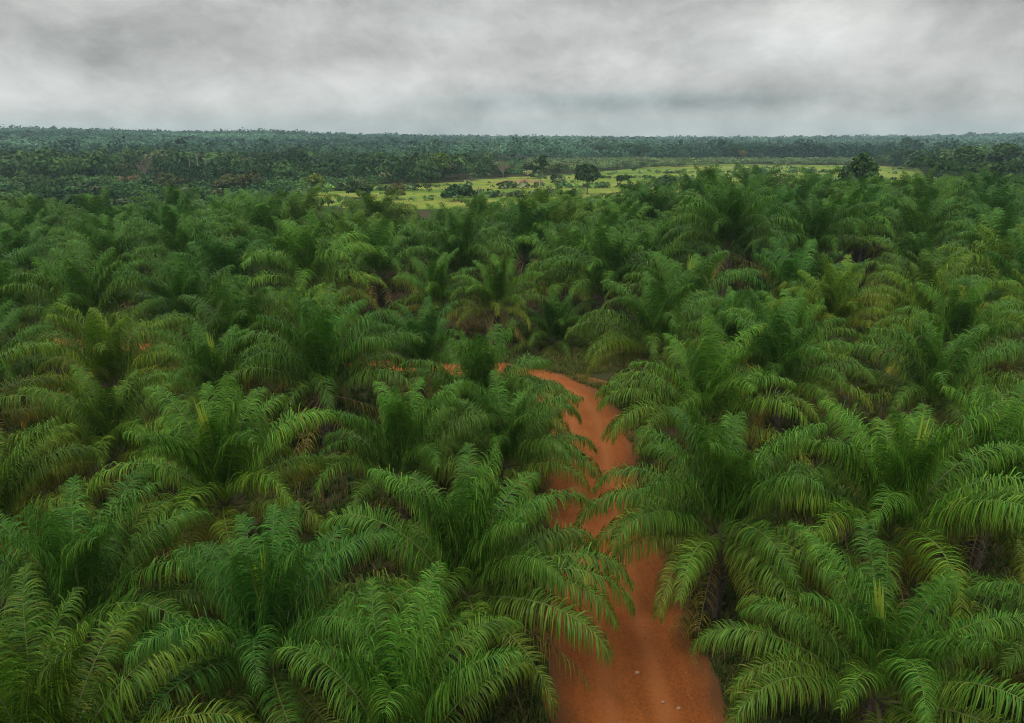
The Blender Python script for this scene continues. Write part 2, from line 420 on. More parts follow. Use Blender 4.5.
TONES = [('deep green', (.80, .88, .86)), ('mid green', (1, 1, 1)), ('bright green', (1.18, 1.15, .95)), ('yellowish green', (1.6, 1.2, .8)),
         ('bluish green', (.80, .95, 1.16)), ('olive green', (1.22, 1.0, .80))]
def make_palm(x, y, h, sc, tone, seed, label, near, spear=False, rot=None, lean=(0, 0), upright=0.0, fan=()):
    r = np.random.default_rng(seed)
    rot = r.uniform(0, 6.28) if rot is None else rot
    root = link('oil_palm', None, loc=(x, y, float(terrain(x, y))), rot=(lean[0], lean[1], 0), scale=sc)
    root.empty_display_size = .5
    tag(root, label, 'palm tree', 'oil palms of the plantation')
    tr = link('trunk', PTRUNK[seed % 3], root, rot=(0, 0, rot), scale=(1, 1, h))
    if not near:
        link('crown', CROWN[seed % 8], root, (0, 0, h), (0, 0, rot), (1, 1, r.uniform(.92, 1.12)), tone)
        return root
    nf = int(r.integers(24, 29))
    for k in range(nf):
        t = k / (nf - 1)
        t = min(max(t * (1 - upright) + r.normal(0, .03), 0), 1)
        c = int(round(t * (NCLS - 1))); v = int(r.integers(NVAR))
        a = rot + k * 2.39996 + r.normal(0, .14)
        o = np.array([-math.sin(a), math.cos(a)]) * (.12 + .16 * t)
        fb = 1 + r.normal(0, .14); yl = abs(r.normal(0, .08)) if t > .4 else 0
        f = link('frond', FR[c, v][0], root, (o[0], o[1], h + .15 - .5 * t), (r.normal(0, .05), r.normal(0, .05), a), r.uniform(.92, 1.07),
                 (tone[0] * fb * (1 + yl), tone[1] * fb, tone[2] * fb * (1 - yl)))
        link('midrib', FR[c, v][1], f, color=(fb, fb, fb))
    for deg, c in fan:                       # long fronds leaning out over the road
        a = -R(deg)
        f = link('frond', FR[c, int(r.integers(NVAR))][0], root, (-math.sin(a) * .25, math.cos(a) * .25, h - .1), (0, 0, a), r.uniform(1.04, 1.16), tone)
        link('midrib', next(FR[c, v][1] for v in range(NVAR) if FR[c, v][0] is f.data), f, color=(1, 1, 1))
    for k in range(int(r.integers(4, 9))):
        v = k % 3; a = rot + r.uniform(0, 6.28)
        f = link('frond', FR['dry', v][0], root, (-math.sin(a) * .3, math.cos(a) * .3, h - .5), (0, 0, a), r.uniform(.85, 1.05), (1, 1, 1))
        f['label'] = 'dry brown hanging frond'
        link('midrib', FR['dry', v][1], f, color=(1, 1, 1))
    link('spear_leaf', SPEAR[seed % 2], root, (0, 0, h + .1), (r.normal(0, .06), r.normal(0, .06), rot), 1.45 if spear else .8,
         (1, 1, 1) if spear else (.6, .75, .7))
    return root

# the palms that can be told apart one by one in the near half of the photograph: x, y, trunk height, size, tone, spear, upright, label
K = 20 / 17
HAND = [
    (-1.5, 18.5, 4.3, 1.00, 1, 0, .05, 'oil palm at the road edge with four long fronds reaching over the red dirt'),
    (9.5, 14.7, 4.4, .90, 1, 1, .0, 'broad oil palm right of the road at the bottom with a pale green spear'),
    (7.4, 21.8, 4.5, 1.00, 1, 0, .0, 'oil palm on the right road edge whose fronds nearly touch the opposite palm'),
    (12.9, 20.8, 4.7, 1.08, 2, 1, .12, 'tall upright oil palm with a bright yellow spear behind the broad bottom palm'),
    (-10.9, 23.6, 4.6, 1.04, 2, 1, .0, 'bright green oil palm with a yellow spear in the left middle of the plantation'),
    (-6.6, 15.8, 4.2, .95, 4, 1, .05, 'small bluish oil palm with a lime green spear at the bottom left of centre'),
    (-9.7, 34.1, 5.0, 1.12, 0, 0, .22, 'tall dark oil palm with steep upright fronds left of the road bend'),
    (-1.8, 34.6, 3.6, 1.04, 1, 0, .02, 'oil palm inside the road bend with fronds lying across the red earth'),
    (9.0, 42.1, 4.8, 1.1, 1, 0, .0, 'broad oil palm right of the road opposite the bend with arching fronds'),
    (9.3, 31.4, 4.5, 1.06, 2, 0, .0, 'fresh green oil palm on the right road edge just before the bend'),
    (16.8, 41.0, 4.7, 1.0, 2, 1, .0, 'oil palm with a bright spear, behind the fresh green roadside palm'),
    (-22.1, 36.5, 4.6, 1.03, 3, 1, .0, 'yellowish oil palm with a bright spear far out in the left half'),
    (-29.5, 37.3, 4.6, 1.0, 0, 0, .0, 'deep green oil palm at the left picture edge level with the road bend'),
    (-18.7, 22.1, 4.3, 1.0, 5, 0, .0, 'olive oil palm cut by the left picture edge at mid height'),
    (-12.5, 17.1, 4.2, .98, 0, 0, .0, 'dark oil palm with long curtains of leaflets in the lower left'),
    (-10.0, 11.6, 4.0, 1.0, 5, 0, .0, 'olive oil palm cut off by the lower left corner of the picture'),
    (-2.6, 12.6, 3.9, .95, 1, 0, .0, 'oil palm at the bottom edge left of the red road'),
    (18.4, 24.2, 4.6, 1.02, 2, 0, .0, 'fresh green oil palm at the right picture edge above the broad bottom palm'),
    (27.7, 42.1, 4.8, 1.04, 2, 1, .05, 'oil palm with upright pale spear far out in the right half'),
    (15.6, 15.2, 4.3, .98, 1, 0, .0, 'oil palm cut off by the lower right corner of the picture'),
    (-4.6, 26.6, 4.2, .96, 1, 0, .1, 'slim oil palm with erect fronds behind the palm that overhangs the road'),
    (-.3, 28.6, 4.0, .90, 1, 0, .1, 'oil palm left of the straight road halfway to the bend'),
    (3.6, 57.5, .7, .95, 0, 0, .0, 'dark oil palm closing the view straight behind the road bend'),
    (-6.4, 58.8, 4.2, .98, 1, 0, .0, 'oil palm beyond the road bend, second to the left of the grassy gap'),
    (-1.3, 57.8, 4.2, 1.0, 2, 1, .05, 'oil palm with a bright spear beyond the road bend, just left of the grassy gap'),
    (-5.6, 42.6, 4.0, .95, 4, 0, .0, 'bluish oil palm behind the palm whose fronds lie across the bend'),
    (19.6, 64.0, 6.6, 1.36, 0, 0, .34, 'tallest dark oil palm, steep fronds standing up before the bright field right of centre'),
    (29.0, 68.0, 5.8, 1.3, 0, 0, .28, 'tall dark oil palm right of the tallest one before the bright field'),
]
placed = []
FAN = {0: ((52, 5), (72, 6), (88, 7), (103, 7), (128, 8)), 2: ((-62, 6), (-78, 7), (-95, 8), (-140, 9), (175, 8), (150, 8)), 1: ((-75, 7), (-100, 8)), 7: ((78, 7), (92, 7), (105, 7), (118, 8), (138, 8)), 8: ((-60, 7), (-85, 7), (-110, 8)), 3: ((-75, 6),), 9: ((-58, 6), (-72, 7), (-88, 7), (-108, 8)), 21: ((50, 6), (75, 7), (98, 8))}
for j, (x, y, h, sc, tn, spear, up, lab) in enumerate(HAND):
    x, y = x * K, y * K
    placed.append((x, y))
    make_palm(x, y, h * 1.05, sc * .94, TONES[tn][1], 300 + j, lab, True, bool(spear), upright=up, fan=FAN.get(j, ()))

# the rest of the planting grid
ORD = ['', 'first', 'second', 'third', 'fourth', 'fifth', 'sixth', 'seventh', 'eighth', 'ninth', 'tenth', 'eleventh', 'twelfth', 'thirteenth', 'fourteenth', 'fifteenth', 'sixteenth',
       'seventeenth', 'eighteenth', 'nineteenth', 'twentieth', 'twenty-first', 'twenty-second', 'twenty-third', 'twenty-fourth', 'twenty-fifth', 'twenty-sixth', 'twenty-seventh', 'twenty-eighth',
       'twenty-ninth', 'thirtieth']
rows = []
gr = np.random.default_rng(21)
for rI, D in enumerate(np.r_[np.arange(10.0, 56, 7.5), np.arange(63.2, 158, 9.4)]):
    row = []
    for q in range(-26, 27):
        x = (q + .5 * (rI % 2)) * (8.5 if D < 58 else 10.6) + gr.normal(0, .8); y = D + gr.normal(0, .8)
        far_edge = np.interp(x / max(y, 1), [-.8, -.45, -.1, .15, .3, .6, .8], [130, 124, 119, 134, 146, 150, 150])
        if y > far_edge: continue
        if abs(x) > y * .76 + 6.5: continue
        if dist_road(x, y) < 5.6: continue
        if any((x - a) ** 2 + (y - b) ** 2 < (6.5 if b < 70 else 8.5) ** 2 for a, b in placed): continue
        row.append((x, y))
    rows.append(row)
rows = [r_ for r_ in rows if r_]
npalm = 0
for rI, row in enumerate(rows):
    back = len(rows) - rI
    for q, (x, y) in enumerate(sorted(row)):
        placed.append((x, y))
        tn = int(gr.choice(6, p=[.24, .28, .2, .08, .1, .10]))
        tname, tone = TONES[tn]
        k = gr.normal(1, .07); tone = tuple(c * k for c in tone)
        h = (gr.uniform(4.2, 6.0) if y < 58 else gr.uniform(2.3, 3.9)) + float(np.interp(x / y, [-.1, .1, .25, .5, .75], [0, .3, 2.2, 2.0, 1.5]) * sstep(70, 115, y)); sc = gr.uniform(.82, 1.1) if y < 58 else gr.uniform(1.16, 1.42)
        if y > 105 and gr.random() < .12: sc *= 1.14
        lab = f'{tname} oil palm, {ORD[q + 1]} from the left in the {ORD[back]} row from the far edge'
        make_palm(x, y, h, sc, tone, 5000 + npalm, lab, y < 66, spear=gr.random() < .25, lean=(gr.normal(0, .055), gr.normal(0, .055)), upright=max(0, gr.normal(0, .08)))
        npalm += 1
print('palms', npalm + len(HAND), 'rows', len(rows))

# ---------------------------------------------------------------- low growth on the plantation floor
def blades(n, pick, hmin, hmax, w, name, label, mat, seed, lay=1.0, tuft=6):
    r = np.random.default_rng(seed); pts = pick(r, n)
    P = np.repeat(pts, tuft, 0); m = len(P)
    P = P + r.normal(0, .09, (m, 2))
    h = np.repeat(r.uniform(hmin, hmax, len(pts)), tuft) * r.uniform(.6, 1.15, m)
    a = r.uniform(0, 6.28, m); q = np.stack([np.cos(a), np.sin(a)], 1); t = np.stack([-q[:, 1], q[:, 0]], 1)
    bow = r.uniform(.25, .9, m) * lay
    V = np.zeros((m, 4, 2, 3))
    for j, f in enumerate((0, .4, .75, 1)):
        c = P + q * (bow * h * f ** 2)[:, None]; wz = w * (1, .9, .6, .05)[j] / 2
        z = h * (f - .35 * f ** 3 * bow)
        for k, sg in enumerate((-1, 1)): V[:, j, k, :2] = c + t * sg * wz; V[:, j, k, 2] = z
    b = (np.arange(m) * 8)[:, None] + (np.arange(3) * 2)[None]
    Q = np.stack([b, b + 1, b + 3, b + 2], -1).reshape(-1, 4)
    C = np.ones((m, 8, 4)); C[..., 0] = np.repeat(r.normal(1, .15, len(pts)), tuft)[:, None]; C[..., 1] = np.clip(np.repeat(r.normal(.12, .25, len(pts)), tuft), 0, 1)[:, None]; C[..., 2] = r.random(m)[:, None]
    return tag(link(name, mesh_np(name, V.reshape(-1, 3), Q, [mat], C.reshape(-1, 4))), label, kind='stuff')
def verge(r, n):
    i = r.integers(0, len(RP) - 1, n); T = norm(np.gradient(RP, axis=0))[i]; Nn = np.stack([T[:, 1], -T[:, 0]], 1)
    o = r.choice([-1, 1], n) * (3.15 - .3 * sstep(27, 37, RP[i, 1]) - 1.4 * sstep(4, 8, -RP[i, 0]) + .35 * np.sin(i * .9) + np.abs(r.normal(0, .85, n)))
    return RP[i] + Nn * o[:, None] + T * r.uniform(-.7, .7, n)[:, None]
def floor_pts(r, n):
    out = []
    while len(out) < n:
        y = r.uniform(12, 75); x = r.uniform(-1, 1) * (y * .76 + 6)
        if dist_road(x, y) > 3.6 and not (3 < x < 9.4 and 54 < y < 80): out.append((x, y))
    return np.array(out)
blades(11000, verge, .10, .55, .026, 'verge_grass', 'rough grass along both edges of the red road', M_VERGE, 5, tuft=7)
blades(17000, floor_pts, .3, 1.0, .06, 'undergrowth', 'dark weeds covering the ground under the palms', M_GRASS, 6, tuft=7)

def beyond_bend(r, n):
    return np.stack([r.normal(6.3, 1.7, n), r.uniform(59, 80, n)], 1)
blades(3200, beyond_bend, .15, .6, .035, 'dry_grass', 'yellowish grass in the gap straight past the road bend', M_VERGE, 9, tuft=7)

def road_gravel():
    r = np.random.default_rng(12); n = 4200
    i = r.integers(0, 75, n); T = norm(np.gradient(RP, axis=0))[i]; Nn = np.stack([T[:, 1], -T[:, 0]], 1)
    o = r.choice([-1, 1], n) * np.clip(np.abs(r.normal(1.9, .9, n)), 0, 3.5)
    P = RP[i] + Nn * o[:, None] + T * r.uniform(-.5, .5, n)[:, None]
    sz = r.gamma(2.2, .010, n).clip(.008, .07)
    b = np.array([[1, 0, 0], [0, 1, 0], [-1, 0, 0], [0, -1, 0], [0, 0, .7], [0, 0, -.7]])
    V = b[None] * sz[:, None, None] * r.uniform(.6, 1.2, (n, 6, 1)); V[..., :2] += P[:, None]; V[..., 2] += .045
    f = np.array([[0, 1, 4], [1, 2, 4], [2, 3, 4], [3, 0, 4], [1, 0, 5], [2, 1, 5], [3, 2, 5], [0, 3, 5]])
    F = (f[None] + np.arange(n)[:, None, None] * 6).reshape(-1, 3)
    tag(link('gravel', mesh_np('gravel', V.reshape(-1, 3), F, [M_GRIT], np.ones((n * 6, 4)))), 'small red gravel scattered over the dirt road', kind='stuff')
M_GRIT = bark_mat('red_grit', (.13, .045, .018), (.36, .17, .08), 9)
road_gravel()

# loose stones on the road
for j, (x, y, s_) in enumerate([(4.9, 22.4, .10), (5.6, 20.9, .075), (6.1, 20.6, .09)]):
    acc = Acc(); r = np.random.default_rng(j)
    th = np.linspace(0, math.pi, 7); ph = np.linspace(0, 2 * math.pi, 9)[:-1]
    Vv = np.array([[math.sin(a) * math.cos(b), math.sin(a) * math.sin(b) * .7, math.cos(a) * .55] for a in th for b in ph]) * s_ * r.uniform(.8, 1.15, (56, 1))
    i = (np.arange(6)[:, None] * 8); jj = np.arange(8)[None]; kk = (jj + 1) % 8
    acc.add(Vv, np.stack([i + jj, i + 8 + jj, i + 8 + kk, i + kk], -1).reshape(-1, 4))
    o = link('stone', acc.mesh('stone', [M_STONE]), loc=(x, y, .05 + s_ * .3))
    tag(o, ['largest pale stone lying in the middle of the red road', 'smaller pale stone on the road close to the bottom right palm', 'pale stone on the right side of the red road'][j], 'stone', 'loose stones on the road')

# ---------------------------------------------------------------- trees beyond the plantation
def leaf_cloud(r, centres, radii, n, size, shell=.55, flat=1.0):
    """n small leaf clumps spread through the outer volume of several lobes"""
    centres = np.asarray(centres, float); radii = np.asarray(radii, float)
    w = radii.prod(1) ** (2 / 3); i = r.choice(len(centres), n, p=w / w.sum())
    d = norm(r.normal(0, 1, (n, 3))); d[:, 2] = np.where(d[:, 2] < -.35, -d[:, 2], d[:, 2])
    rad = shell + (1 - shell) * r.random(n) ** .5
    rad *= 1 + .14 * np.sin(d[:, 0] * 7 + i) * np.cos(d[:, 1] * 6 + 2 * i)
    P = centres[i] + d * radii[i] * rad[:, None]
    nrm = norm(d + r.normal(0, .75, (n, 3))); nrm[:, 2] += .35; nrm = norm(nrm)
    a = norm(np.cross(nrm, r.normal(0, 1, (n, 3)))); b = np.cross(nrm, a) * flat
    s = size * r.uniform(.55, 1.3, n)[:, None]
    V = np.stack([P - a * s - b * s * .35, P + a * s * .2 - b * s * .8, P + a * s + b * s * .3, P - a * s * .2 + b * s * .75], 1)
    C = np.ones((n, 4, 4)); C[..., 0] = np.clip(r.normal(1, .2, n), .5, 1.6)[:, None]; C[..., 1] = np.clip(r.normal(.05, .06, n), 0, 1)[:, None]; C[..., 2] = np.clip(.5 + r.normal(0, .25, n), 0, 1)[:, None]
    return V.reshape(-1, 3), C.reshape(-1, 4)

def limbs(acc, r, top, h, n, spread, thick, start=.45):
    for k in range(n):
        z0 = h * r.uniform(start, .85); a = r.uniform(0, 6.28); L = spread * r.uniform(.6, 1.1)
        P = np.array([[0, 0, z0], [math.cos(a) * L * .45, math.sin(a) * L * .45, z0 + (top - z0) * .35], [math.cos(a) * L * .8, math.sin(a) * L * .8, z0 + (top - z0) * .65], [math.cos(a) * L, math.sin(a) * L, z0 + (top - z0) * .9]])
        P[1:] += r.normal(0, .06 * L, (3, 3))
        tube(acc, P, np.array([.5, .36, .22, .06]) * thick, 5)

def make_tree(kind, x, y, H, Wd, label, tone=(1, 1, 1), seed=0, name='broadleaf_tree', cat='tree', group=None, age=0.0, bark=None):
    r = np.random.default_rng(seed + 9000)
    z = float(terrain(x, y))
    root = link(name, None, loc=(x, y, z - .1), rot=(0, 0, r.uniform(0, 6.28)))
    tag(root, label, cat, group)
    acc = Acc(); W = Wd / 2; th = max(.12, H * .022)
    bark = bark or M_BARK
    if kind == 'round':
        h0 = H * .30
        tube(acc, [(0, 0, -.3), (.05 * H * r.normal(0, .3), 0, H * .3), (.1, .1, H * .75)], [th, th * .75, th * .25], 8)
        limbs(acc, r, H * .92, H * .6, 7, W * .8, th * .8)
        nl = 9; ang = r.uniform(0, 6.28, nl)
        cen = [(0, 0, H * .72)] + [(math.cos(a) * W * r.uniform(.3, .62), math.sin(a) * W * r.uniform(.3, .62), H * r.uniform(.45, .82)) for a in ang]
        rad = [(W * .55, W * .55, H * .26)] + [(W * r.uniform(.28, .46),) * 2 + (H * r.uniform(.11, .19),) for _ in ang]
        nleaf = 2200
    elif kind == 'tall':
        tube(acc, [(0, 0, -.3), (.2, 0, H * .35), (.1, .2, H * .7), (.3, .1, H * .95)], [th * .8, th * .65, th * .45, th * .12], 7)
        limbs(acc, r, H * .95, H * .8, 6, W * .8, th * .6, .6)
        cen = [(r.normal(0, .3) * W, r.normal(0, .3) * W, H * f) for f in (.95, .88, .8, .72, .63)] + [(W * .6, 0, H * .83), (-W * .55, W * .2, H * .72), (W * .4, -W * .4, H * .62)]
        rad = [(W * r.uniform(.3, .5),) * 2 + (H * r.uniform(.045, .075),) for _ in cen]
        nleaf = 1000
    elif kind == 'umbrella':
        tube(acc, [(0, 0, -.3), (.3, 0, H * .4), (.1, .1, H * .75)], [th, th * .7, th * .35], 8)
        limbs(acc, r, H * .95, H * .6, 8, W * .85, th * .7)
        cen = [(math.cos(a) * W * q, math.sin(a) * W * q, H * (.88 - .1 * q + r.normal(0, .02))) for a, q in [(r.uniform(0, 6.28), r.uniform(0, .75)) for _ in range(10)]]
        rad = [(W * r.uniform(.3, .5),) * 2 + (H * r.uniform(.07, .11),) for _ in cen]
        nleaf = 1700
    elif kind == 'bare':
        tube(acc, [(0, 0, -.3), (.1, 0, H * .35), (0, .1, H * .6), (.2, 0, H)], [th * .8, th * .6, th * .4, .03], 7)
        limbs(acc, r, H, H * .7, 16, W * .95, th * .55, .35)
        limbs(acc, r, H * .85, H * .6, 12, W * .8, th * .4, .3)
        cen = [(r.normal(0, .38) * W, r.normal(0, .38) * W, H * r.uniform(.45, .92)) for _ in range(9)]
        rad = [(W * .4, W * .4, H * .13)] * 9
        nleaf = 420
    elif kind == 'pole':
        tube(acc, [(0, 0, -.3), (.1, 0, H * .5), (.3, .1, H)], [th * .85, th * .7, th * .4], 7)
        limbs(acc, r, H * 1.02, H * .9, 3, W, th * .5, .7)
        me = acc.mesh('dead_trunk', [bark], smooth=True); o = link('trunk', me, root)
        return root
    else:  # bush
        for k in range(5):
            a = k * 1.26; tube(acc, [(0, 0, -.2), (math.cos(a) * W * .25, math.sin(a) * W * .25, H * .4), (math.cos(a) * W * .5, math.sin(a) * W * .5, H * .75)], [th * .6, th * .4, .03], 5)
        cen = [(r.normal(0, .34) * W, r.normal(0, .34) * W, H * r.uniform(.25, .72)) for _ in range(9)]
        rad = [(W * r.uniform(.3, .5),) * 2 + (H * r.uniform(.18, .3),) for _ in cen]
        nleaf = 1300
    link('trunk', acc.mesh('tree_trunk', [bark], smooth=True), root)
    V, C = leaf_cloud(r, cen, rad, nleaf, max(.22, Wd * .045) if kind != 'bare' else .16, .35)
    C[:, 1] = np.clip(C[:, 1] + age, 0, 1)
    i = np.arange(len(V)).reshape(-1, 4)
    link('crown', mesh_np('tree_crown', V, i, [M_TREE], C), root, color=tone)
    return root

GW, GF, GR = 'trees at the edge of the far wood', 'trees and bushes in the grass field', 'trees of the line beyond the field'
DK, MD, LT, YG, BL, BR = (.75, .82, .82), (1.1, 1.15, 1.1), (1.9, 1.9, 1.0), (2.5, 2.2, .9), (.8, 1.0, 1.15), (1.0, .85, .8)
def px(xp, D): return (xp - 512) / 700 * (D * .9527 + 20 * .304)     # world x of a picture column at ground distance D
TREES = [
    # in and beside the field
    ('round', 587, 268, 11.5, 11.5, 'dark round tree with a dense crown standing alone in the field', DK, GF, 0),
    ('tall', 541, 292, 13.5, 8, 'tall thin tree with an open crown and bare lower trunk in the field', DK, GF, 0),
    ('bare', 503, 372, 9.5, 11, 'greyish pink bare tree behind the red earth patch', BR, GF, .9),
    ('round', 441, 345, 14, 11, 'light green tall tree at the edge of the dark wood', LT, GF, .05),
    ('round', 317, 262, 8, 9, 'yellow green bushy tree left of the field', YG, GF, .1),
    ('pole', 479, 160, 9.8, 1.2, 'pale dead trunk rising just behind the last palms before the field', None, GF, 0),
    ('bush', 397, 245, 7, 9, 'brownish green thorn bush in front of the field', (1.2, 1.1, .9), GF, .35),
    ('bush', 361, 250, 6.5, 12, 'dark wide bush near the left end of the field', DK, GF, 0),
    ('bush', 459, 240, 6, 11, 'dark bluish bush beside the pale dead trunk', BL, GF, 0),
    ('bush', 663, 262, 9, 12, 'rounded green bush in the field right of the lone dark tree', MD, GF, 0),
    ('bush', 620, 330, 4.5, 8, 'small dark bush halfway down the field behind the lone dark tree', DK, GF, 0),
    ('bush', 500, 395, 7, 12, 'dull green bush beside the greyish pink bare tree', (1, 1, .9), GF, .12),
    ('bush', 530, 405, 8, 14, 'wide grey green bush behind the red earth patch', (.9, .9, .9), GF, .2),
    ('bush', 556, 410, 7, 12, 'olive bush right of the tall thin tree', (1.1, 1.05, .8), GF, .15),
    ('round', 853, 170, 17, 11.5, 'very dark tree draped in creepers rising above the palms on the right', (.85, 1.0, .85), GF, 0),
    ('round', 874, 176, 11.5, 7.5, 'dark tree on the right flank of the creeper covered tree', (.85, 1, .85), GF, 0),
    ('bush', 770, 215, 9.5, 12, 'olive bush showing above the palms in front of the bright field', (1.2, 1.1, .8), GF, .12),
    ('bush', 715, 225, 9.5, 11, 'green bush peeping over the palms right of the field bushes', MD, GF, 0),
    # left wood
    ('round', 12, 390, 20, 20, 'dark broad tree at the left end of the far wood', DK, GW, 0),
    ('umbrella', 62, 372, 19, 18, 'dark flat topped tree in the left part of the far wood', BL, GW, 0),
    ('round', 92, 352, 15, 14, 'mid green tree between two dark crowns in the far wood', MD, GW, 0),
    ('round', 124, 350, 14, 15, 'grey green tree beside the dry brush heap', (1, .95, .95), GW, .2),
    ('bare', 146, 330, 20, 12, 'leafless pale tree above the dry brush heap', BR, GW, .8),
    ('round', 166, 385, 17, 16, 'dark tree just left of the three pale trunks', DK, GW, 0),
    ('pole', 192, 350, 20, 2.5, 'pale bare trunk, first of three before the far wood', None, GW, 0),
    ('pole', 200, 356, 22, 3.0, 'tallest pale bare trunk of three before the far wood', None, GW, 0),
    ('pole', 208, 350, 18, 2.5, 'short pale bare trunk, third of three before the far wood', None, GW, 0),
    ('round', 226, 380, 17, 17, 'dark tree just right of the three pale trunks', DK, GW, 0),
    ('bare', 246, 372, 18, 13, 'reddish thin crowned tree in the middle of the far wood', BR, GW, .7),
    ('round', 268, 385, 20, 18, 'dark high tree left of the yellow green bushy tree', DK, GW, 0),
    ('round', 297, 390, 22, 20, 'highest dark crown in the middle of the far wood', (.55, .65, .72), GW, 0),
    ('umbrella', 330, 382, 18, 17, 'dark bluish flat crown behind the yellow green bushy tree', BL, GW, 0),
    ('round', 365, 395, 20, 16, 'dark crown standing above the left end of the field', DK, GW, 0),
    ('umbrella', 385, 400, 19, 15, 'dark bluish spreading crown at the right end of the far wood', BL, GW, 0),
    ('round', 408, 378, 14, 14, 'dull brownish green tree left of the light green tall tree', (1.1, 1, .9), GW, .25),
    ('round', 466, 400, 13, 15, 'mid green tree just right of the light green tall tree', MD, GW, 0),
    ('bush', 430, 318, 7, 14, 'low dark thicket under the light green tall tree', DK, GW, 0),
    ('bush', 300, 300, 6, 18, 'long low thicket behind the yellow green bushy tree', BL, GW, 0),
    ('bush', 131, 285, 6.5, 12, 'heap of dry tan brush at the foot of the far wood', (1.2, 1.1, 1.1), GW, .6),
    ('bush', 236, 268, 8, 16, 'brownish thicket before the three pale trunks', (1.0, .9, .9), GW, .22),
    ('bush', 180, 262, 8.5, 14, 'dark brownish thicket right of the dry brush heap', (.9, .9, .9), GW, .2),
    # line beyond the field
    ('round', 606, 690, 24, 26, 'dark crown at the left end of the tree line beyond the field', DK, GR, 0),
    ('umbrella', 626, 700, 26, 24, 'dark spreading crown, second in the tree line beyond the field', DK, GR, 0),
    ('round', 641, 640, 24, 20, 'dark tree above the low scrub, third in the line beyond the field', DK, GR, 0),
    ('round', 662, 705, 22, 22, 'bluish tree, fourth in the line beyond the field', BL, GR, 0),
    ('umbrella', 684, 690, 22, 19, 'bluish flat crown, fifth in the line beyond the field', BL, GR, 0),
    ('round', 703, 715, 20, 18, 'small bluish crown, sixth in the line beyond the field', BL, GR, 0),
    ('round', 733, 660, 24, 19, 'dark lone tree in the line above the centre of the field', DK, GR, 0),
    ('round', 742, 640, 17, 12, 'light brownish tree touching the dark lone tree beyond the field', (1.6, 1.2, .9), GR, .3),
    ('round', 755, 690, 18, 14, 'small dark tree right of the dark lone tree beyond the field', DK, GR, 0),
    ('round', 792, 760, 22, 22, 'dark broad crown in the line above the right half of the field', DK, GR, 0),
    ('round', 904, 800, 30, 24, 'dark round tree standing out of the blue wood on the right', DK, GR, 0),
    ('umbrella', 925, 300, 15, 24, 'dark flat crowned tree right of the bright field', (.6, .72, .66), GR, 0),
    ('umbrella', 948, 270, 14, 20, 'dark umbrella crown rising behind the palms on the right', (.55, .7, .62), GR, 0),
    ('umbrella', 985, 262, 14, 22, 'dark umbrella crown near the right picture edge', DK, GR, 0),
    ('umbrella', 1015, 270, 14.5, 20, 'dark umbrella crown at the right picture edge', DK, GR, 0),
    ('round', 960, 330, 17, 18, 'mid green crown behind the dark umbrella trees', MD, GR, 0),
    ('round', 1000, 360, 18, 20, 'mid green broad crown behind the right edge umbrella trees', MD, GR, 0),
    ('round', 281, 1380, 19, 26, 'round tree standing out on the left ridge against the sky', DK, 'trees on the skyline', 0),
    ('round', 968, 2250, 34, 34, 'tree standing out on the right ridge against the sky', DK, 'trees on the skyline', 0),
]
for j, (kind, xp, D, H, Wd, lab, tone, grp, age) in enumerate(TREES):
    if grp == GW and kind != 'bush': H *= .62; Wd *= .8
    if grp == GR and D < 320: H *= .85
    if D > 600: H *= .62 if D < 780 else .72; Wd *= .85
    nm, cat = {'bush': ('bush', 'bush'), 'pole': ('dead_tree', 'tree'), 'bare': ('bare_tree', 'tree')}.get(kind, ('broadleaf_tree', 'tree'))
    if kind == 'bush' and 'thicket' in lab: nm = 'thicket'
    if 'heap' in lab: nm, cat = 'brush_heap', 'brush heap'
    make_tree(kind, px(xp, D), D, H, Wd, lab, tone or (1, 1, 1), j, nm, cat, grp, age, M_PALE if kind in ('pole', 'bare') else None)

# mounds of red earth beside the bare patch
for j, (x, y, w, h, lab) in enumerate([(-1.5, 343, 4.5, .8, 'low mound of red earth at the left of the bare patch'), (5.5, 346, 5.5, 1.0, 'long red earth mound in the middle of the bare patch'), (12.5, 344, 3.5, .7, 'small red earth mound at the right of the bare patch')]):
    r = np.random.default_rng(j + 60); nr, na = 8, 22
    rr = np.linspace(0, 1, nr); aa = np.linspace(0, 2 * math.pi, na, endpoint=False)
    Rr, Aa = np.meshgrid(rr, aa, indexing='ij')
    z = h * (1 - Rr ** 2) ** 1.3 * (1 + .25 * np.sin(Aa * 3 + j)) + r.normal(0, .06, Rr.shape) * (Rr < .95)
    V = np.stack([Rr * w * np.cos(Aa), Rr * w * .55 * np.sin(Aa), z - .05], -1).reshape(-1, 3)
    i = np.arange(nr - 1)[:, None] * na; jj = np.arange(na)[None]; kk = (jj + 1) % na
    F = np.stack([i + jj, i + na + jj, i + na + kk, i + kk], -1).reshape(-1, 4)
    tag(link('earth_mound', mesh_np('earth_mound', V, F, [M_EARTH], np.ones((len(V), 4)), smooth=True), loc=(x, y, .05)), lab, 'earth mound', 'red earth mounds in the field')

